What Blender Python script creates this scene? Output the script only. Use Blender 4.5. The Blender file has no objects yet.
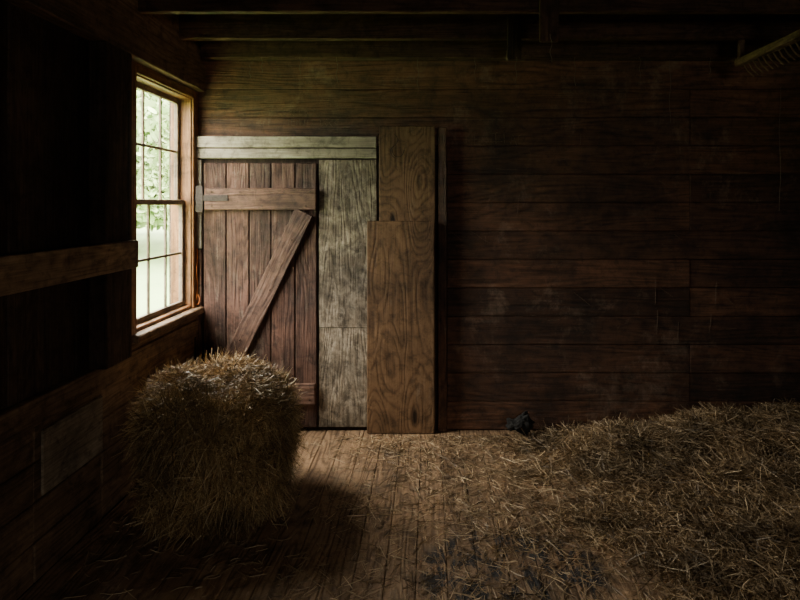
import bpy, math, random
import numpy as np
from mathutils import Matrix, Vector, Euler, noise as mnoise

random.seed(7)
R = np.random.default_rng(11)
scene = bpy.context.scene
F = 560.0; CZ = 1.607; D = 4.0
def BX(px, y=D): return (px-430)*y/F
def BZ(py, y=D): return CZ + (205-py)*y/F

# ---------------------------------------------------------------- materials
class NT:
    def __init__(s, name):
        s.m = bpy.data.materials.new(name); s.m.use_nodes = True
        s.t = s.m.node_tree; s.t.nodes.clear()
        s.out = s.t.nodes.new('ShaderNodeOutputMaterial')
        s.b = s.t.nodes.new('ShaderNodeBsdfPrincipled')
        s.t.links.new(s.b.outputs[0], s.out.inputs[0])
    def n(s, typ, **kw):
        nd = s.t.nodes.new(typ)
        for k, v in kw.items(): setattr(nd, k, v)
        return nd
    def l(s, a, b): s.t.links.new(a, b)
    def attr(s, name):
        return s.n('ShaderNodeAttribute', attribute_name=name)
    def mapping(s, vec, scale=(1,1,1), loc=(0,0,0)):
        m = s.n('ShaderNodeMapping'); m.inputs['Scale'].default_value = scale
        m.inputs['Location'].default_value = loc
        s.l(vec, m.inputs['Vector']); return m.outputs[0]
    def noise(s, vec, scale=1, detail=4, rough=.55, dist=0):
        m = s.n('ShaderNodeTexNoise'); m.inputs['Scale'].default_value = scale
        m.inputs['Detail'].default_value = detail; m.inputs['Roughness'].default_value = rough
        m.inputs['Distortion'].default_value = dist
        s.l(vec, m.inputs['Vector']); return m.outputs[0]
    def ramp(s, fac, stops):
        r = s.n('ShaderNodeValToRGB'); e = r.color_ramp.elements
        while len(e) < len(stops): e.new(.5)
        for i, (p, c) in enumerate(stops):
            e[i].position = p
            if not isinstance(c, (tuple, list)): c = (c, c, c)
            e[i].color = (*c[:3], 1)
        s.l(fac, r.inputs[0]); return r.outputs[0]
    def math(s, op, a, b=None, clamp=False):
        m = s.n('ShaderNodeMath', operation=op, use_clamp=clamp)
        for i, v in enumerate((a, b)):
            if v is None: continue
            if isinstance(v, (int, float)): m.inputs[i].default_value = v
            else: s.l(v, m.inputs[i])
        return m.outputs[0]
    def mix(s, fac, a, b, mode='MIX'):
        m = s.n('ShaderNodeMix', data_type='RGBA', blend_type=mode)
        for i, v in ((0, fac), (6, a), (7, b)):
            if isinstance(v, (int, float)): m.inputs[i].default_value = v
            elif isinstance(v, (tuple, list)): m.inputs[i].default_value = (*v[:3], 1)
            else: s.l(v, m.inputs[i])
        return m.outputs[2]
    def bump(s, h, strength=.4, dist=.01):
        b = s.n('ShaderNodeBump'); b.inputs['Strength'].default_value = strength
        b.inputs['Distance'].default_value = dist
        s.l(h, b.inputs['Height']); s.l(b.outputs[0], s.b.inputs['Normal'])

def wood(name, dark, light, worn=(.4,.38,.34), worn_amt=0.0, rough=.75, rings=.5, knots=0.3, var=.5, bump=.5, ringscale=1.0, spec=.3, wscale=1.0, ringw=55, wiso=.65, grime=.35, knotsize=1.0, kmap=(2.4,5.5,5.5), kswirl=0.0, kloc=(0,0,0)):
    s = NT(name)
    g = s.attr('gco').outputs['Vector']; rnd = s.attr('rnd').outputs['Fac']
    fine = s.noise(s.mapping(g, (3.5, 130, 130)), 1, 6, .7)
    mid = s.noise(s.mapping(g, (1.4, 24, 24)), 1, 6, .65, .3)
    rg = s.noise(s.mapping(g, (.8*ringscale, 5*ringscale, 5*ringscale)), 1, 2.2, .4)
    vo = s.n('ShaderNodeTexVoronoi'); vo.inputs['Scale'].default_value = 1
    s.l(s.mapping(g, kmap, kloc), vo.inputs['Vector'])
    if kswirl:
        sw = s.ramp(vo.outputs['Distance'], [(0, 1), (.5, 0)])
        rg = s.math('ADD', rg, s.math('MULTIPLY', sw, kswirl))
    rsin = s.math('SINE', s.math('MULTIPLY', rg, float(ringw*2)))
    rsin = s.math('ADD', s.math('MULTIPLY', rsin, .5), .5)
    rsin = s.math('POWER', rsin, .6)
    v = s.math('ADD', s.math('MULTIPLY', fine, .5), s.math('MULTIPLY', mid, .42))
    v = s.math('ADD', v, s.math('MULTIPLY', rsin, .16*rings))
    fac = s.ramp(v, [(.36, 0), (.62, 1)])
    col = s.mix(fac, dark, light)
    vv = s.math('ADD', s.math('MULTIPLY', rnd, var*1.2), 1-var*.6)
    cc = s.n('ShaderNodeCombineXYZ')
    for i in range(3): s.l(vv, cc.inputs[i])
    col = s.mix(1.0, col, cc.outputs[0], 'MULTIPLY')
    kn = s.ramp(vo.outputs['Distance'], [(.06*knotsize, 1), (.14*knotsize, 0)])
    col = s.mix(s.math('MULTIPLY', kn, knots), col, tuple(c*.25 for c in dark))
    tc = s.n('ShaderNodeTexCoord').outputs['Object']
    wn = s.noise(s.mapping(tc, (3*wscale, 3*wscale, 2.2*wscale)), 1, 9, .75, .4)
    w2 = s.noise(s.mapping(g, (3, 45, 45)), 1, 5, .7)
    wf = s.math('ADD', s.math('MULTIPLY', wn, wiso), s.math('MULTIPLY', w2, 1.1-wiso))
    wm = s.ramp(wf, [(.72-.42*worn_amt, 0), (.86-.35*worn_amt, 1)])
    wm = s.math('MULTIPLY', wm, min(1, .5+worn_amt))
    if worn_amt > 0: col = s.mix(wm, col, worn)
    gr = s.noise(s.mapping(tc, (1.6, 1.6, 1.6)), 1, 8, .7)
    col = s.mix(1.0, col, s.ramp(gr, [(.36, grime), (.60, 1.05)]), 'MULTIPLY')
    g2 = s.noise(s.mapping(tc, (14, 14, 14)), 1, 7, .75, .5)
    col = s.mix(1.0, col, s.ramp(g2, [(.34, .45), (.52, 1)]), 'MULTIPLY')
    s.l(col, s.b.inputs['Base Color'])
    s.l(s.ramp(v, [(.3, rough+.12), (.7, rough-.08)]), s.b.inputs['Roughness'])
    s.b.inputs['Specular IOR Level'].default_value = spec
    s.bump(s.math('ADD', s.math('SUBTRACT', v, s.math('MULTIPLY', kn, .2)), s.math('MULTIPLY', g2, .3)), bump, .015)
    return s

def simple(name, col, rough=.6, metal=0, nscale=30, var=.3):
    s = NT(name)
    tc = s.n('ShaderNodeTexCoord').outputs['Object']
    n = s.noise(tc, nscale, 5, .6)
    s.l(s.mix(s.ramp(n, [(.3, 0), (.7, 1)]), tuple(c*(1-var) for c in col), tuple(min(1, c*(1+var)) for c in col)), s.b.inputs['Base Color'])
    s.b.inputs['Roughness'].default_value = rough; s.b.inputs['Metallic'].default_value = metal
    s.bump(n, .3, .004)
    return s

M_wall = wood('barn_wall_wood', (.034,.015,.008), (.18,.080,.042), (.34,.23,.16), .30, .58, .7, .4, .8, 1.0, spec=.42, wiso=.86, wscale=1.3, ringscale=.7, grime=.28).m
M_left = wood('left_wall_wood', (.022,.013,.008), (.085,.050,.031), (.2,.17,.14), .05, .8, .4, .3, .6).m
M_lowl = wood('lower_wall_wood', (.11,.066,.037), (.34,.21,.12), (.38,.31,.23), .2, .7, .6, .4, .5).m
M_rail = wood('rail_plank_wood', (.16,.095,.050), (.46,.29,.16), (.45,.36,.26), .2, .65, .8, .4, .3).m  # lighter wood colour carries the rail plank's lit look
M_patch = wood('lower_patch_wood', (.17,.125,.08), (.46,.35,.24), (.5,.42,.32), .3, .75, .5, .4, .3).m
M_beam = wood('beam_wood', (.035,.018,.010), (.13,.070,.038), (.3,.25,.2), .05, .75, .5, .3, .4).m
M_door = wood('door_wood', (.034,.016,.011), (.150,.076,.052), (.34,.26,.20), .33, .72, .8, .5, .9, 1.0, wscale=1.3, grime=.3).m
M_brace = wood('brace_wood', (.060,.030,.020), (.20,.108,.072), (.36,.28,.22), .25, .7, .8, .5, .4, .9).m
M_white = wood('white_painted_wood', (.26,.22,.17), (.55,.48,.38), (.15,.11,.08), .22, .7, .25, .3, .2, grime=.6).m
M_pale = wood('weathered_pale_wood', (.075,.058,.040), (.27,.21,.145), (.50,.415,.31), .50, .75, .8, .7, .3, 1.0, wscale=3.6, wiso=.94).m
M_ply = wood('plywood', (.090,.048,.024), (.215,.122,.062), (.34,.26,.18), .22, .6, 1.5, 1.0, .3, .35, .6, ringw=80, knotsize=.8, kmap=(1.3,4.2,4.2), kswirl=.20).m
M_win = wood('window_frame_wood', (.13,.055,.018), (.38,.18,.07), (.4,.3,.2), .1, .5, .6, .2, .3, .3).m
M_sash = wood('sash_painted_wood', (.16,.11,.07), (.36,.28,.20), (.5,.47,.4), .2, .6, .3, .1, .3, .3).m
M_iron = simple('rusty_iron', (.045,.035,.03), .6, .7, 60, .5).m
M_rope = simple('orange_cord', (.45,.14,.03), .8).m
M_twine = simple('baling_twine', (.35,.22,.10), .9).m
M_black = simple('black_sack_cloth', (.010,.009,.008), .9, 0, 20, .4).m
M_chalk = simple('chalk', (.17,.115,.080), .95, 0, 120, .6).m
M_dust = simple('dusty_web', (.20,.17,.13), .9).m

sf = wood('floor_wood', (.11,.060,.030), (.44,.275,.155), (.55,.42,.29), .28, .58, 1.2, .4, .5, .8, grime=.5, spec=.42)
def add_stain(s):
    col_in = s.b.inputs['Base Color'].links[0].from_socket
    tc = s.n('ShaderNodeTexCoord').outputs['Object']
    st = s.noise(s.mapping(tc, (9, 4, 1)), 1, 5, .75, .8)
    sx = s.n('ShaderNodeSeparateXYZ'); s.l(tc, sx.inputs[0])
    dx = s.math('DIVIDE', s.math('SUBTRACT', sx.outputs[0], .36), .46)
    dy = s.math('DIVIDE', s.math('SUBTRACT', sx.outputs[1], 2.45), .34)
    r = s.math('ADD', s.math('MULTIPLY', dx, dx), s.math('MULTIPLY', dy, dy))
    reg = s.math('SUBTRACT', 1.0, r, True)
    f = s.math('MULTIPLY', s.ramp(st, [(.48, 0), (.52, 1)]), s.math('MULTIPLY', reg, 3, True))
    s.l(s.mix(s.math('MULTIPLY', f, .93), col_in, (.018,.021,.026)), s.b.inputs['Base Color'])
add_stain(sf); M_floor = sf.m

def straw_mat(name, stops):
    s = NT(name)
    rnd = s.attr('rnd').outputs['Fac']
    c = s.ramp(rnd, stops)
    tc = s.n('ShaderNodeTexCoord').outputs['Object']
    n = s.noise(tc, 3.5, 5, .6)
    c = s.mix(1.0, c, s.ramp(n, [(.35, .42), (.62, 1.1)]), 'MULTIPLY')
    s.l(c, s.b.inputs['Base Color']); s.b.inputs['Roughness'].default_value = .5
    s.b.inputs['Specular IOR Level'].default_value = .4
    return s.m
M_straw = straw_mat('straw', [(0, (.09,.052,.022)), (.35, (.31,.195,.083)), (.75, (.60,.41,.19)), (1, (.82,.62,.34))])
M_hay = straw_mat('floor_hay', [(0, (.065,.040,.021)), (.4, (.24,.157,.082)), (.75, (.46,.325,.178)), (1, (.80,.61,.38))])

# ---------------------------------------------------------------- mesh helpers
class Boards:
    def __init__(s): s.v=[]; s.f=[]; s.g=[]; s.r=[]
    def add(s, c, size, rot=(0,0,0), b=.004, rnd=None):
        h = [x/2 for x in size]; b = min(b, min(h)*.6)
        rnd = random.random() if rnd is None else rnd
        off = Vector((random.uniform(0,60), random.uniform(0,60), random.uniform(0,60)))
        order = sorted(range(3), key=lambda i: -size[i])
        M = Euler(rot).to_matrix(); c = Vector(c)
        idx = {}
        for sx in (-1,1):
            for sy in (-1,1):
                for sz in (-1,1):
                    sg=(sx,sy,sz)
                    for a in range(3):
                        p = Vector([sg[i]*(h[i] if i==a else h[i]-b) for i in range(3)])
                        idx[(sg,a)] = len(s.v)
                        s.v.append(c + M@p)
                        s.g.append(Vector((p[order[0]], p[order[1]], p[order[2]])) + off)
                        s.r.append(rnd)
        faces=[]
        for a in range(3):
            o=[i for i in range(3) if i!=a]
            for sa in (-1,1):
                q=[]
                for (u,w) in ((-1,-1),(1,-1),(1,1),(-1,1)):
                    sg=[0,0,0]; sg[a]=sa; sg[o[0]]=u; sg[o[1]]=w
                    q.append(idx[(tuple(sg),a)])
                faces.append(q)
        for a in range(3):
            o=[i for i in range(3) if i!=a]
            for u in (-1,1):
                for w in (-1,1):
                    s1=[0,0,0]; s1[o[0]]=u; s1[o[1]]=w; s2=list(s1); s1[a]=-1; s2[a]=1
                    s1=tuple(s1); s2=tuple(s2)
                    faces.append([idx[(s1,o[0])], idx[(s2,o[0])], idx[(s2,o[1])], idx[(s1,o[1])]])
        for sx in (-1,1):
            for sy in (-1,1):
                for sz in (-1,1):
                    faces.append([idx[((sx,sy,sz),a)] for a in range(3)])
        for q in faces:
            pts=[s.v[i] for i in q]
            n=(pts[1]-pts[0]).cross(pts[2]-pts[0]); ctr=sum(pts,Vector())/len(pts)
            if n.dot(ctr-c)<0: q=q[::-1]
            s.f.append(q)
    def box(s, x0,x1,y0,y1,z0,z1, b=.004, rnd=None, rot=(0,0,0)):
        s.add(((x0+x1)/2,(y0+y1)/2,(z0+z1)/2),(abs(x1-x0),abs(y1-y0),abs(z1-z0)),rot,b,rnd)
    def build(s, name, mat, parent=None):
        me=bpy.data.meshes.new(name); me.from_pydata([tuple(v) for v in s.v],[],s.f)
        a=me.attributes.new('gco','FLOAT_VECTOR','POINT'); a.data.foreach_set('vector', np.array([tuple(g) for g in s.g],dtype=np.float32).ravel())
        a=me.attributes.new('rnd','FLOAT','POINT'); a.data.foreach_set('value', np.array(s.r,dtype=np.float32))
        me.materials.append(mat); me.update()
        ob=bpy.data.objects.new(name,me); scene.collection.objects.link(ob)
        if parent: ob.parent=parent
        return ob
def empty(name, loc=(0,0,0)):
    e=bpy.data.objects.new(name,None); e.empty_display_size=.1
    scene.collection.objects.link(e); return e

def tube(name, paths, rad, mat, parent=None, res=3):
    cu=bpy.data.curves.new(name,'CURVE'); cu.dimensions='3D'; cu.bevel_depth=rad; cu.bevel_resolution=res
    for p in paths:
        sp=cu.splines.new('POLY'); sp.points.add(len(p)-1)
        for i,q in enumerate(p): sp.points[i].co=(*q,1)
    ob=bpy.data.objects.new(name,cu); scene.collection.objects.link(ob)
    dg=bpy.context.evaluated_depsgraph_get(); me=bpy.data.meshes.new_from_object(ob.evaluated_get(dg))
    bpy.data.objects.remove(ob); me.name=name; me.materials.clear(); me.materials.append(mat)
    o=bpy.data.objects.new(name,me); scene.collection.objects.link(o)
    if parent: o.parent=parent
    return o

def strands(P, Dr, L, W, curl=.25, gravity=0.0, clampf=None):
    n=len(P); Dr=Dr/np.linalg.norm(Dr,axis=1,keepdims=True)
    rv=R.normal(size=(n,3)); S=np.cross(Dr,rv); S/=np.linalg.norm(S,axis=1,keepdims=True)
    B=np.cross(Dr,S)
    c=R.normal(size=n)*curl; ts=np.array([-.5,-.17,.17,.5])
    V=np.zeros((n,4,2,3))
    for k,t in enumerate(ts):
        ctr=P+Dr*(t*L)[:,None]+B*((t*t-.1)*c*L)[:,None]
        ctr[:,2]-=gravity*(t+.5)**2*L
        if clampf is not None: ctr=clampf(ctr)
        w=W*(1 if k in (1,2) else .7)
        V[:,k,0]=ctr-S*(w*.5)[:,None]; V[:,k,1]=ctr+S*(w*.5)[:,None]
    V=V.reshape(-1,3)
    base=(np.arange(n)*8)[:,None]
    fs=[]
    for k in range(3):
        fs.append(base+np.array([[2*k,2*k+1,2*k+3,2*k+2]]))
    Fc=np.stack(fs,1).reshape(-1,4)
    rn=np.repeat(np.clip(R.normal(.5,.27,n),0,1),8)
    return V,Fc,rn
def raw_mesh(name, V, Fq, rn, mat, parent=None):
    me=bpy.data.meshes.new(name)
    me.vertices.add(len(V)); me.vertices.foreach_set('co',V.astype(np.float32).ravel())
    me.loops.add(Fq.size); me.loops.foreach_set('vertex_index',Fq.astype(np.int32).ravel())
    me.polygons.add(len(Fq)); me.polygons.foreach_set('loop_start',(np.arange(len(Fq))*4).astype(np.int32))
    me.update(calc_edges=True)
    a=me.attributes.new('rnd','FLOAT','POINT'); a.data.foreach_set('value',rn.astype(np.float32))
    me.materials.append(mat); me.validate()
    ob=bpy.data.objects.new(name,me); scene.collection.objects.link(ob)
    if parent: ob.parent=parent
    return ob
def cat(parts):
    V=[];Fq=[];rn=[];o=0
    for v,f,r in parts:
        V.append(v);Fq.append(f+o);rn.append(r);o+=len(v)
    return np.concatenate(V),np.concatenate(Fq),np.concatenate(rn)

XL=-1.68; XR=3.2; YB=-2.6
# ---------------------------------------------------------------- floor
b=Boards(); x=XL
while x<XR:
    w=.135; y=YB
    cuts=[YB, random.uniform(-.5,1.5), 4.0]
    for i in range(2):
        b.box(x+.0015,min(x+w,XR)-.0015,cuts[i]+.001,cuts[i+1]-.001,-.03,0,.003)
    x+=w
b.box(XL-.12,XR+.12,YB-.12,4.14,-.16,-.032,.001,0)
floor=b.build('floor',M_floor)

# ---------------------------------------------------------------- back wall
b=Boards()
z=0.0; hb=.203; zdoor=BZ(136); xdoor=BX(447); row=0
while z<2.85:
    z1=min(z+hb,2.85)
    x0=XL if z>=zdoor-.1 else xdoor
    joints=[x0, BX(690) if row%3 else XR-.3, XR]
    for i in range(2):
        b.box(joints[i]+.0006,joints[i+1]-.0006,4.0+random.uniform(-.001,.004),4.035,z+.0015,z1-.0015,.0035)
    z=z1; row+=1
b.box(XL-.2,XR+.2,4.036,4.16,-.16,3.0,.001,0)
wall_back=b.build('wall_back',M_wall)

# ---------------------------------------------------------------- left wall
WY0,WY1,WZ0,WZ1=3.15,3.93,.885,2.365
b=Boards()
for (a0,a1,c0,c1) in ((YB-.1,WY0,-.16,3.0),(WY1,4.2,-.16,3.0),(WY0,WY1,-.16,WZ0),(WY0,WY1,WZ1,3.0)):
    b.box(XL-.14,XL-.02,a0,a1,c0,c1,.001,.2)
y=YB
while y<WY0-.001:
    y1=min(y+.21,WY0)
    b.box(XL-.02,XL+random.uniform(-.002,.004),y+.003,y1-.003,.80,2.85,.004)
    y=y1
b.box(XL-.02,XL,WY1+.002,3.998,.80,2.85); b.box(XL-.02,XL,WY0,WY1,WZ1,2.85)
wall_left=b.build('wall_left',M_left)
b=Boards()
for z0,z1 in ((0,.17),(.17,.34),(.34,.51),(.51,.68)):
    for a0,a1 in ((YB,.6),(.6,2.37),(2.37,2.86),(2.86,3.998)):
        b.box(XL-.018,XL+random.uniform(0,.008),a0+.002,a1-.002,z0+.003,z1-.003,.004)
b.box(XL-.018,XL+.035,YB,3.998,.68,.795,.005)
b.build('wall_left_wainscot',M_lowl,wall_left)
b=Boards(); b.box(XL+.010,XL+.022,2.40,2.84,.36,.64,.003); b.build('patch_board',M_patch,wall_left)

post=Boards(); post.box(XL+.005,-1.582,2.74,2.975,.80,2.41,.006); post.build('wall_post',M_left)
post=Boards(); post.box(XL+.005,-1.582,1.90,2.04,.80,2.41,.006); post.build('wall_post',M_left)
b=Boards(); b.box(-1.580,-1.552,1.95,2.985,1.275,1.42,.004); b.build('wall_rail_plank',M_rail)
tube('iron_rod',[[(-1.56,2.90,z) for z in (1.425,1.8,2.2)]],.006,M_iron)
b=Boards(); b.box(XL+.001,-1.600,YB,3.995,2.412,2.60,.006); b.box(XL+.001,-1.63,YB,3.995,2.602,2.84,.006)
b.build('trim_top_plate',M_lowl)

# right, rear wall and ceiling
b=Boards(); z=0
while z<2.85:
    b.box(XR,XR+.03,YB,3.99,z+.003,min(z+.2,2.85)-.003); z+=.2
b.box(XR+.03,XR+.15,YB-.1,4.2,-.16,3.0,.001,.1); b.build('wall_right',M_wall)
# rear wall (behind the viewpoint) with a small opening added for fill light
RX0,RX1,RZ0,RZ1=1.0,1.80,1.2,1.8
b=Boards()
for i in range(15):
    z0=i*.2; z1=min(z0+.2,2.85)
    segs=[(XL,XR)] if (z0<1.19 or z0>1.79) else [(XL,RX0),(RX1,XR)]
    for a0,a1 in segs: b.box(a0,a1,YB-.03,YB,z0+.003,z1-.003)
for (a0,a1,c0,c1) in ((XL-.2,RX0,-.16,3.0),(RX1,XR+.2,-.16,3.0),(RX0,RX1,-.16,RZ0),(RX0,RX1,RZ1,3.0)):
    b.box(a0,a1,YB-.15,YB-.03,c0,c1,.001,.1)
b.build('wall_rear',M_wall)
fill_open=empty('fill_opening'); b=Boards(); yy=YB-.08  # unseen framed opening, added to let fill light into the room
for a0,a1,c0,c1 in ((RX0,RX0+.04,RZ0,RZ1),(RX1-.04,RX1,RZ0,RZ1),(RX0+.04,RX1-.04,RZ0,RZ0+.04),(RX0+.04,RX1-.04,RZ1-.04,RZ1),((RX0+RX1)/2-.012,(RX0+RX1)/2+.012,RZ0+.04,RZ1-.04),(RX0+.04,RX1-.04,1.488,1.512)):
    b.box(a0,a1,yy-.02,yy+.02,c0,c1)
b.build('sash',M_win,fill_open)
b=Boards(); x=XL
while x<XR:
    b.box(x+.003,min(x+.2,XR)-.003,YB,4.0,2.86,2.885); x+=.2
b.box(XL-.2,XR+.2,YB-.2,4.2,2.886,3.0,.001,.1); b.build('ceiling',M_left)
y=3.56
while y>-2.4:
    b=Boards(); b.box(-1.598,XR-.002,y,y+.05,2.665,2.858,.004)
    b.build('ceiling_joist',M_beam); y-=.50
b=Boards(); b.box(-1.598,XR-.002,3.90,3.994,2.635,2.858,.005); b.build('trim_back_plate',M_beam)
b=Boards(); b.box(BX(508,3.5),BX(522,3.5),3.52,3.555,BZ(58,3.5),2.85); b.build('joist_hanger_block',M_beam)
b=Boards(); b.box(BX(541,3.0),BX(560,3.0),3.02,3.055,BZ(40,3.0),2.85); b.build('joist_hanger_block',M_beam)

# ---------------------------------------------------------------- window
win=empty('window_1')
b=Boards()
b.box(XL-.13,XL+.012,WY1-.022,WY1-.001,WZ0,WZ1)
b.box(XL-.13,XL+.012,WY0+.001,WY0+.022,WZ0,WZ1)
b.box(XL-.13,XL+.012,WY0,WY1,WZ1-.022,WZ1-.001)
b.box(XL-.13,XL+.012,WY0,WY1,WZ0+.001,WZ0+.022)
b.box(XL+.006,XL+.026,WY1-.012,3.995,WZ0-.02,WZ1+.045)
b.box(XL+.006,XL+.026,3.09,WY0+.012,WZ0-.02,WZ1+.045)
b.box(XL+.006,XL+.028,WY0+.013,WY1-.013,WZ1-.012,WZ1+.045)
b.build('frame',M_win,win)
b=Boards()
b.box(XL+.006,XL+.075,3.09,3.995,WZ0-.045,WZ0+.0,.006)
b.box(XL+.006,XL+.030,3.09,3.995,.80,WZ0-.047,.004)
b.build('sill',M_lowl,win)
zm=(WZ0+WZ1)/2
def sash(x,z0,z1,name):
    b=Boards(); a0,a1=WY0+.024,WY1-.024; s=.034
    b.box(x-.014,x+.014,a0,a0+s,z0,z1); b.box(x-.014,x+.014,a1-s,a1,z0,z1)
    b.box(x-.014,x+.014,a0+s,a1-s,z0,z0+s); b.box(x-.014,x+.014,a0+s,a1-s,z1-s,z1)
    for k in (1,2):
        yy=a0+s+(a1-a0-2*s)*k/3; b.box(x-.007,x+.007,yy-.008,yy+.008,z0+s,z1-s,.002)
    zz=(z0+z1)/2; b.box(x-.0055,x+.0055,a0+s,a1-s,zz-.008,zz+.008,.002)
    b.build(name,M_sash,win)
sash(XL-.045,WZ0+.024,zm+.018,'sash_lower'); sash(XL-.078,zm-.018,WZ1-.024,'sash_upper')
g=NT('window_glass'); tr=g.n('ShaderNodeBsdfTransparent'); gl=g.n('ShaderNodeBsdfGlossy'); gl.inputs['Roughness'].default_value=.05
tr.inputs[0].default_value=(.95,.96,.94,1)
mx=g.n('ShaderNodeMixShader'); mx.inputs[0].default_value=.05; g.l(tr.outputs[0],mx.inputs[1]); g.l(gl.outputs[0],mx.inputs[2]); g.l(mx.outputs[0],g.out.inputs[0])
b=Boards()
b.box(XL-.055,XL-.053,WY0+.05,WY1-.05,WZ0+.05,zm-.01,.0005); b.box(XL-.088,XL-.086,WY0+.05,WY1-.05,zm+.01,WZ1-.05,.0005)
b.build('glass',g.m,win)
tube('orange_cord',[[(XL+.034,3.955+.008*math.sin(i*.9),1.30-i*.03) for i in range(13)],
     [(XL+.034+.02*math.sin(t),3.955,.94+.035*math.cos(t)) for t in [j*.5 for j in range(13)]]],.004,M_rope)

# ---------------------------------------------------------------- door
door=empty('door_1')
yd=3.965
b=Boards()
xs=[203,226,249,271,295,317]
for i in range(5):
    b.box(BX(xs[i],yd)+.003,BX(xs[i+1],yd)-.003,yd+random.uniform(0,.005),yd+.028,.03,BZ(163,yd),.005,rnd=[.35,.75,.2,.6,.45][i])
b.build('planks',M_door,door)
yr=yd-.026
b=Boards()
b.box(BX(204,yr),BX(316,yr),yr,yd-.001,BZ(210,yr),BZ(188,yr),.005,.6)
b.box(BX(206,yr),BX(315,yr),yr,yd-.001,BZ(405,yr),BZ(384,yr),.005,.9)
p0=Vector((BX(304,yr),BZ(212,yr))); p1=Vector((BX(227,yr),BZ(372,yr)))
d=p1-p0; L=d.length; ang=math.atan2(d.y,d.x)
b.add(((p0.x+p1.x)/2,yr+.0125,(p0.y+p1.y)/2),(L,.024,.135),(0,-ang,0),.004,.5)
b.build('z_brace',M_brace,door)
b=Boards(); b.box(BX(193,yr),BX(228,yr),yr-.006,yr-.001,BZ(201,yr),BZ(195,yr),.001)
b.box(BX(196,yr),BX(203,yr),yr-.008,yr-.001,BZ(212,yr),BZ(186,yr),.001)
b.build('strap_hinge',M_iron,door)
nl=[]
for (px,py) in [(212,192),(212,206),(240,192),(262,206),(284,192),(306,206),(310,192),(292,240),(270,290),(240,340),(300,390),(310,400),(214,198),(222,198)]:
    nl.append([(BX(px,yr),yr-.009,BZ(py,yr)),(BX(px,yr),yr+.004,BZ(py,yr))])
tube('nails',nl,.004,M_iron,door)
b=Boards(); b.box(BX(196),BX(203),3.972,3.998,BZ(248),BZ(160),.003); b.box(BX(195),BX(377),3.955,3.998,BZ(148),BZ(137),.004,.8); b.box(BX(195),BX(377),3.965,3.998,BZ(158.5),BZ(149),.004,.5)
b.build('trim_1',M_white)
b=Boards(); b.box(BX(197),BX(203),3.975,3.998,.02,BZ(250),.003); b.build('trim_2',M_door)
b=Boards(); b.box(BX(319.5),BX(377),3.978,3.999,BZ(327),BZ(160),.003,.6); b.box(BX(319.5),BX(377),3.980,3.999,.03,BZ(327.3),.001,.5); b.build('weathered_panel',M_pale)
b=Boards(); b.box(BX(379,3.95),BX(435,3.95),3.952,3.976,.006,BZ(126,3.95),.003,.45); b.build('plywood_plank',M_ply)
b=Boards(); b.box(BX(367,3.93),BX(434,3.93),3.927,3.949,.004,BZ(221,3.93),.003,.8); b.build('plywood_plank',M_ply)
b=Boards(); b.box(BX(438),BX(446.5),3.960,3.998,.004,BZ(128),.004,.3); b.build('trim_3',M_wall)
b=Boards(); b.box(XL,BX(447),4.002,4.03,0,BZ(136)-.12,.001,.1); b.build('door_bay_backing',M_left,wall_back)
yw=3.945
tube('bent_wire',[[(BX(394+4*math.sin(i*.8),yw),yw,BZ(134+i*3,yw)) for i in range(9)],[(BX(398+6*math.cos(i*.4),yw),yw,BZ(150+7*math.sin(i*.4),yw)) for i in range(9)]],.002,M_iron)

# ---------------------------------------------------------------- chalk graffiti
G={'C':[[(1,1),(0,.8),(0,.2),(1,0)]],'A':[[(0,0),(.5,1),(1,0)],[(.2,.4),(.8,.4)]],'R':[[(0,0),(0,1),(.9,.8),(0,.5),(1,0)]],
'L':[[(0,1),(0,0),(.9,0)]],'O':[[(0,.5),(.5,1),(1,.5),(.5,0),(0,.5)]],'S':[[(1,.9),(.1,.8),(.9,.4),(0,0)]],'P':[[(0,0),(0,1),(.9,.8),(0,.5)]],
'E':[[(1,1),(0,1),(0,0),(1,0)],[(0,.5),(.7,.5)]],'T':[[(0,1),(1,1)],[(.5,1),(.5,0)]],'I':[[(.5,1),(.5,0)]],'N':[[(0,0),(0,1),(1,0),(1,1)]],'U':[[(0,1),(.1,0),(.9,0),(1,1)]],' ':[]}
def write(name,txt,px,py,h,slope=0):
    ps=[]; y=3.9975
    for i,c in enumerate(txt):
        jy=random.uniform(-1,1)
        for st in G[c]:
            ps.append([(BX(px+i*h*.8+q[0]*h*.55+random.uniform(-.8,.8),y),y+random.uniform(0,.002),BZ(py+jy-q[1]*h-slope*i+random.uniform(-.8,.8),y)) for q in st])
    tube(name,ps,.0017,M_chalk,wall_back,1)
write('chalk_writing','CARLOS',283,115,7); write('chalk_writing','TENNIS LOCO',287,125,6,-.1)
write('chalk_writing','PETTIAC',466,143,11,-.3)
sc=[]
for i in range(46):
    px=450+random.random()**1.6*280; py=random.uniform(110,330); a=random.choice([0,0,0,math.pi/2,.6])+random.uniform(-.12,.12); ln=random.uniform(4,26)
    sc.append([(BX(px+math.cos(a)*ln*k/3+random.uniform(-.5,.5),3.9965),3.9985,BZ(py+math.sin(a)*ln*k/3+random.uniform(-.5,.5),3.9965)) for k in range(4)])
tube('chalk_scratches',sc,.0013,M_chalk,wall_back,1)

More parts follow.
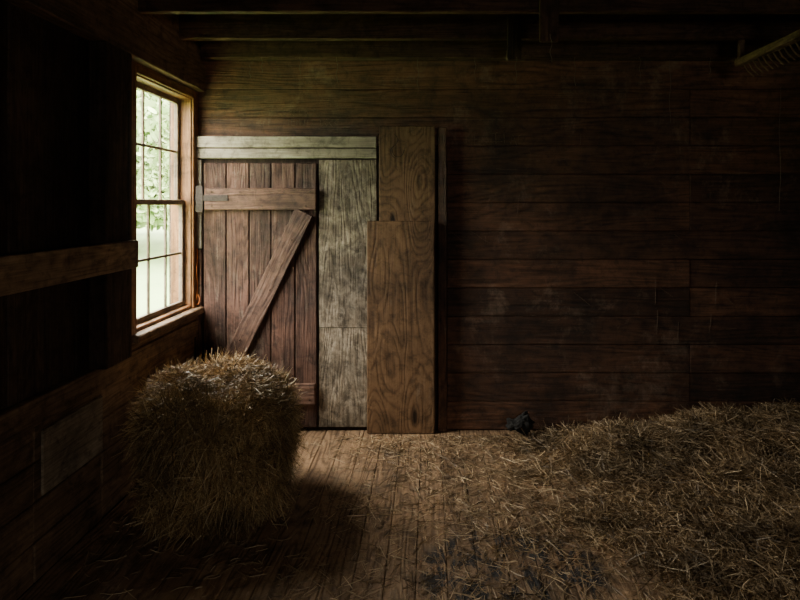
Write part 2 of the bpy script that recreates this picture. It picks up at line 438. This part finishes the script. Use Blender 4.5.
# ---------------------------------------------------------------- hay bale
BXc,BYc=-1.10,3.0; hx,hy,hz=.315,.32,.335
def bale_surface(u):
    p=u.copy()
    ln=(np.abs(p)**3.4).sum(1)**(1/3.4); p=p/ln[:,None]
    q=p*np.array([hx,hy,hz])
    f=1+.07*np.sin(q[:,0]*13+1)*np.sin(q[:,1]*11)+.06*np.sin(q[:,2]*15+q[:,0]*9)+.04*np.sin(q[:,0]*31+q[:,2]*22)*np.sin(q[:,1]*27+2)
    q=q*f[:,None]
    q[:,0]*=1-.12*np.clip(-q[:,2]/hz,0,1)+.13*np.clip(q[:,2]/hz,0,1)
    q[:,2]=np.maximum(q[:,2],-hz+.0)
    q[:,2]+=np.where(q[:,2]>0,(.045*np.cos(q[:,0]*5+.4)-.01+.02*np.sin(q[:,0]*18+q[:,1]*12))*np.clip(q[:,2]/.1,0,1),0)
    return q+np.array([BXc,BYc,hz+.012])
def cube_pts(n):
    face=R.choice(6,n,p=[.15,.17,.1,.23,.05,.30]); a=R.uniform(-1,1,(n,2)); P=np.zeros((n,3)); N=np.zeros((n,3))
    for f in range(6):
        m=face==f; ax=f//2; s=1 if f%2 else -1
        o=[i for i in range(3) if i!=ax]
        if ax==1: s=-s
        P[m,ax]=s; P[m,o[0]]=a[m,0]; P[m,o[1]]=a[m,1]; N[m,ax]=s
    return P,N
bale=empty('hay_bale')
import bmesh
bm=bmesh.new(); bmesh.ops.create_cube(bm,size=2); bmesh.ops.subdivide_edges(bm,edges=bm.edges[:],cuts=18,use_grid_fill=True)
co=np.array([v.co[:] for v in bm.verts]); cs=bale_surface(co); c0=np.array([BXc,BYc,hz+.01]); cs=c0+(cs-c0)*.955
for v,c in zip(bm.verts,cs): v.co=c
me=bpy.data.meshes.new('core'); bm.to_mesh(me); bm.free(); me.attributes.new('rnd','FLOAT','POINT').data.foreach_set('value',np.full(len(co),.02,dtype=np.float32))
me.materials.append(M_straw); o=bpy.data.objects.new('core',me); scene.collection.objects.link(o); o.parent=bale
def bclamp(c):
    c[:,2]=np.maximum(c[:,2],.004); c[:,0]=np.clip(c[:,0],-1.62,-.70); return c
n=40000
U,N=cube_pts(n); P=bale_surface(U)
Dr=R.normal(size=(n,3))*np.array([1,.7,.75]); dn=(Dr*N).sum(1); Dr=Dr-N*(dn*.75)[:,None]
P=P+N*R.uniform(-.015,.02,n)[:,None]
parts=[strands(P,Dr,R.uniform(.05,.20,n),R.uniform(.0018,.0042,n),.6,.12,bclamp)]
n=9500; U,N=cube_pts(n); P=bale_surface(U); Dr=R.normal(size=(n,3))*.8+N*.6+np.array([0,0,.0])
parts.append(strands(P+N*.015,Dr,R.uniform(.06,.24,n),R.uniform(.0015,.003,n),.9,.5,bclamp))
n=7000; a=R.uniform(0,2*np.pi,n); U=np.stack([np.cos(a),np.sin(a)],1); U/=np.abs(U).max(1,keepdims=True)
U=np.concatenate([U,np.full((n,1),.85)+R.uniform(-.7,.15,(n,1))],1); P=bale_surface(U)
Nn=np.stack([U[:,0],U[:,1],0*a],1); Dr=Nn*.3+R.normal(size=(n,3))*.5+np.array([0,0,-.55])
parts.append(strands(P+Nn*.015,Dr,R.uniform(.08,.28,n),R.uniform(.0016,.0034,n),.6,.2,bclamp))
V,Fq,rn=cat(parts); raw_mesh('straw_strands',V,Fq,rn,M_straw,bale)
tw=[]
for yy in (-.45,.4):
    t=np.linspace(0,2*np.pi,49); u=np.stack([np.cos(t),np.full(49,yy),np.sin(t)],1); m=np.abs(u[:,[0,2]]).max(1); u[:,0]/=m; u[:,2]/=m
    q=bale_surface(u); q=c0+(q-c0)*1.005; q[:,2]=np.maximum(q[:,2],.008); tw.append([tuple(p) for p in q])
tube('twine',tw,.0028,M_twine,bale)

# ---------------------------------------------------------------- hay on the floor
def sm(a,b,x):
    t=np.clip((x-a)/(b-a),0,1); return t*t*(3-2*t)
def vn(x,y,s,seed=0):
    out=np.zeros_like(x)
    for i,(ax,ay,ph) in enumerate(((1.0,.3,0.3),(-.4,1.1,1.7),(.7,-.9,2.9),(1.3,.8,4.1),(.2,1.7,5.2))):
        out+=np.sin(x*ax*s+y*ay*s+ph+seed+1.3*np.sin(y*s*.6+x*s*.4*ax+i))
    return out/5
def hh(x,y):
    edge=.85+.10*np.sin(y*3.1)-.45*sm(2.9,4.0,y)
    base=sm(edge,edge+2.3,x)
    h=base*(.035+.085*sm(2.6,4.0,y))*(1+.5*vn(x,y,4.2)+.45*vn(x,y,9,2))+sm(edge,edge+.8,x)*.013*(1+1.2*vn(x,y,16,1))
    for cx,cy,r,a in ((1.25,3.68,.20,.075),(1.80,3.78,.22,.075),(2.5,3.75,.26,.10),(1.62,3.25,.18,.06),(2.05,3.0,.24,.07),(1.76,3.46,.12,-.13),(1.6,2.65,.22,.04),(1.30,3.38,.08,-.05),(.95,3.78,.12,.03),(2.2,3.4,.12,-.06)):
        h=h+a*np.exp(-((x-cx)**2+(y-cy)**2)/r**2)
    return np.maximum(h,0)
hay=empty('loose_hay_pile')
nx,ny=150,190
gx=np.linspace(.95,3.19,nx); gy=np.linspace(.2,3.955,ny); X,Y=np.meshgrid(gx,gy)
Z=hh(X,Y)-.014; Z[:,0]=-.004; V=np.stack([X.ravel(),Y.ravel(),Z.ravel()],1)
ii=np.arange(nx*ny).reshape(ny,nx); Fq=np.stack([ii[:-1,:-1],ii[:-1,1:],ii[1:,1:],ii[1:,:-1]],-1).reshape(-1,4)
raw_mesh('hay_mound',V,Fq,R.uniform(.0,.2,len(V)),M_hay,hay)
def fclamp(c):
    c[:,2]=np.maximum(c[:,2],.003); c[:,1]=np.minimum(c[:,1],3.93); c[:,0]=np.minimum(c[:,0],3.17); return c
n=84000
x=.1+3.05*R.uniform(0,1,n)**.9; y=1.3+2.6*R.uniform(0,1,n)**.75
dens=sm(.45,2.1,x+.2*np.sin(y*3)+.55*vn(x,y,7)+.3*vn(x,y,17,4)+.55*sm(2.6,4,y))
keep=R.uniform(0,1,n)<.02+.98*dens; x=x[keep]; y=y[keep]; n=len(x)
Dr=np.stack([R.normal(size=n),R.normal(size=n),R.normal(size=n)*.28],1)
P=np.stack([x,y,hh(x,y)+R.uniform(-.006,.024,n)*sm(.4,1.2,x)+.003],1)
parts=[strands(P,Dr,R.uniform(.04,.21,n),R.uniform(.0018,.0045,n),.6,0,fclamp)]
n=7500; x=R.uniform(1.0,3.1,n); y=R.uniform(1.5,3.9,n)
Dr=R.normal(size=(n,3))*.6+np.array([0,0,.45]); P=np.stack([x,y,hh(x,y)+.02],1)
parts.append(strands(P,Dr,R.uniform(.05,.18,n),R.uniform(.0015,.003,n),.8,.25,fclamp))
V,Fq,rn=cat(parts); raw_mesh('hay_strands',V,Fq,rn,M_hay,hay)
def litter(xa,xb,n,parent,name,f):
    x=R.uniform(xa,xb,n); y=R.uniform(1.2,3.9,n)
    k=R.uniform(0,1,n)<f(x,y); k&=~((np.abs(x-BXc)<.33)&(np.abs(y-BYc)<.32)); x=x[k];y=y[k];n=len(x)
    Dr=np.stack([R.normal(size=n),R.normal(size=n),R.normal(size=n)*.03],1)
    def cl(c):
        c[:,2]=np.maximum(c[:,2],.002); c[:,1]=np.minimum(c[:,1],3.92); c[:,0]=np.clip(c[:,0],max(xa,-1.63),xb+.3); return c
    V,Fq,rn=strands(np.stack([x,y,R.uniform(.002,.008,n)],1),Dr,R.uniform(.015,.17,n)*R.uniform(.3,1,n),R.uniform(.0014,.0036,n),.5,0,cl)
    rn=np.clip(rn+.18,0,1)
    raw_mesh(name,V,Fq,rn,M_hay,parent)
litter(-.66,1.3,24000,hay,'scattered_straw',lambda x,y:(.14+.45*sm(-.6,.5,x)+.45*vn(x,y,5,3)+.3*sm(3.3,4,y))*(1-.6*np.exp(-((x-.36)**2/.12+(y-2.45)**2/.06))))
litter(-1.6,-.98,2600,bale,'fallen_straw',lambda x,y:.12+.6*np.exp(-((x+1.1)**2+(y-3.0)**2)/.3))
litter(-.98,-.72,1600,bale,'fallen_straw',lambda x,y:.12+.6*np.exp(-((x+1.1)**2+(y-3.0)**2)/.3))

# ---------------------------------------------------------------- black sack at wall
me=bpy.data.meshes.new('black_sack'); bm=bmesh.new(); bmesh.ops.create_icosphere(bm,subdivisions=5,radius=1)
for v in bm.verts:
    p=v.co.copy(); nz=mnoise.fractal(p*2.2,1,2,5); f=1+.35*nz
    v.co=Vector((p.x*.085*f,p.y*.045*f,max(p.z,-.75)*.062*f*(1+.4*math.sin(p.x*4))))
zmin=min(v.co.z for v in bm.verts)
for v in bm.verts: v.co+=Vector((BX(520,3.88),3.87,.015-zmin))
for f in bm.faces: f.smooth=True
bm.to_mesh(me); bm.free(); me.materials.append(M_black); o=bpy.data.objects.new('black_sack',me); scene.collection.objects.link(o)

# ---------------------------------------------------------------- rake stored under joists
rake=empty('hay_rake')
b=Boards(); b.box(1.965,2.02,2.40,3.62,2.50,2.545,.006); b.box(1.975,2.01,3.57,3.60,2.546,2.663,.003); b.box(1.975,2.01,2.57,2.60,2.546,2.663,.003)
b.build('rake_head',M_lowl,rake)
tube('rake_teeth',[[(1.99,2.46+i*.05,2.51),(2.02,2.46+i*.05,2.46),(2.06,2.46+i*.05,2.425)] for i in range(23)],.005,M_rail,rake)
tube('rake_handle',[[(2.02,3.0,2.52),(3.15,3.02,2.56)]],.014,M_lowl,rake)

ps=[]
for px,py,ln,yy in ((337,60,22,3.88),(670,62,60,3.96),(418,62,28,3.88),(516,60,20,3.5),(575,60,25,3.88),(640,60,18,3.88),(300,60,14,3.88),(710,60,14,3.88),(475,60,20,3.88),(551,38,18,3.0),(262,60,12,3.88),(780,90,120,3.97),(250,68,10,3.88)):
    x=BX(px,yy); z=BZ(py,yy)
    ps.append([(x+.006*math.sin(i*1.3+px),yy,z+.02-(ln/140+.02)*i/8) for i in range(9)])
tube('hanging_cobweb_threads',ps,.0014,M_dust,None,1)

# ---------------------------------------------------------------- outdoors
s=NT('meadow_grass'); tc=s.n('ShaderNodeTexCoord').outputs['Object']
s.l(s.mix(s.noise(tc,.6,6,.7),(.09,.16,.045),(.20,.28,.10)),s.b.inputs['Base Color']); s.b.inputs['Roughness'].default_value=.9
q=80
gxs=np.linspace(-90,-2.0,q); gys=np.linspace(-60,140,q); X,Y=np.meshgrid(gxs,gys); Z=-.5+.35*np.sin(X*.11)*np.cos(Y*.09)-.3+.012*np.abs(X+2)
V=np.stack([X.ravel(),Y.ravel(),Z.ravel()],1); ii=np.arange(q*q).reshape(q,q); Fq=np.stack([ii[:-1,:-1],ii[:-1,1:],ii[1:,1:],ii[1:,:-1]],-1).reshape(-1,4)
raw_mesh('meadow_ground',V,Fq,np.zeros(len(V)),s.m)
s=NT('tree_leaves'); rr=s.attr('rnd').outputs['Fac']
s.l(s.ramp(rr,[(0,(.17,.27,.09)),(1,(.40,.50,.24))]),s.b.inputs['Base Color']); s.b.inputs['Roughness'].default_value=.8; M_leaf=s.m
M_bark=simple('tree_bark',(.25,.22,.18),.9).m
for tx,ty,th in ((-14,24,8),(-19,36,11),(-11.5,30,9),(-26,38,12),(-9.5,22,6),(-17.5,28,9)):
    e=empty('tree'); gz=-.6
    br=[[(tx,ty,gz),(tx+.1,ty,gz+th*.3),(tx-.1,ty+.1,gz+th*.75)]]
    for j in range(6):
        a=j*1.1; br.append([(tx,ty,gz+th*(.3+.06*j)),(tx+math.cos(a)*th*.16,ty+math.sin(a)*th*.16,gz+th*(.45+.06*j)),(tx+math.cos(a)*th*.26,ty+math.sin(a)*th*.26,gz+th*(.52+.06*j))])
    tube('trunk',br,.12,M_bark,e,1)
    n=5000; c=R.normal(size=(n,3)); c/=np.linalg.norm(c,axis=1,keepdims=True); c*=R.uniform(.5,1,n)[:,None]**.5
    f=1+.25*np.sin(c[:,0]*5+tx)*np.sin(c[:,2]*6+ty)+.15*np.sin(c[:,1]*8)
    P=c*f[:,None]*np.array([th*.33,th*.33,th*.40])+np.array([tx,ty,gz+th*.55])
    V,Fq,rn=strands(P,R.normal(size=(n,3)),R.uniform(.25,.5,n),R.uniform(.15,.3,n),.2)
    raw_mesh('foliage',V,Fq,rn,M_leaf,e)

# ---------------------------------------------------------------- world: bright overcast sky
w=bpy.data.worlds.new('overcast_sky'); scene.world=w; w.use_nodes=True; t=w.node_tree; t.nodes.clear()
out=t.nodes.new('ShaderNodeOutputWorld'); bg=t.nodes.new('ShaderNodeBackground'); tcn=t.nodes.new('ShaderNodeTexCoord')
sp=t.nodes.new('ShaderNodeSeparateXYZ'); cr=t.nodes.new('ShaderNodeValToRGB')
t.links.new(tcn.outputs['Generated'],sp.inputs[0]); t.links.new(sp.outputs[2],cr.inputs[0])
e=cr.color_ramp.elements; e[0].position=0; e[0].color=(.40,.39,.34,1); e[1].position=.6; e[1].color=(1,.94,.86,1)
t.links.new(cr.outputs[0],bg.inputs[0]); bg.inputs[1].default_value=50.0; t.links.new(bg.outputs[0],out.inputs[0])
def portal(loc,rot,sx,sy):
    ld=bpy.data.lights.new('opening_portal','AREA'); ld.shape='RECTANGLE'; ld.size=sx; ld.size_y=sy
    try: ld.cycles.is_portal=True
    except Exception as ex: print('portal',ex); return
    lo=bpy.data.objects.new('opening_portal',ld); scene.collection.objects.link(lo)
    lo.location=loc; lo.rotation_euler=rot
portal((XL-.145,(WY0+WY1)/2,(WZ0+WZ1)/2), Matrix(((0,0,-1),(1,0,0),(0,-1,0))).to_euler(), WY1-WY0, WZ1-WZ0)
portal(((RX0+RX1)/2,YB-.155,(RZ0+RZ1)/2), (math.pi/2,0,0), RX1-RX0, RZ1-RZ0)  # sky portal for the added rear fill opening

# ---------------------------------------------------------------- camera
cd=bpy.data.cameras.new('camera'); cd.sensor_width=36; cd.lens=F*36/800; cd.clip_start=.02
c=bpy.data.objects.new('camera',cd); scene.collection.objects.link(c); c.location=(0,0,CZ); c.rotation_euler=(math.pi/2,0,0)
cd.shift_x=-(430-400)/800; cd.shift_y=-(300-205)/800
scene.camera=c
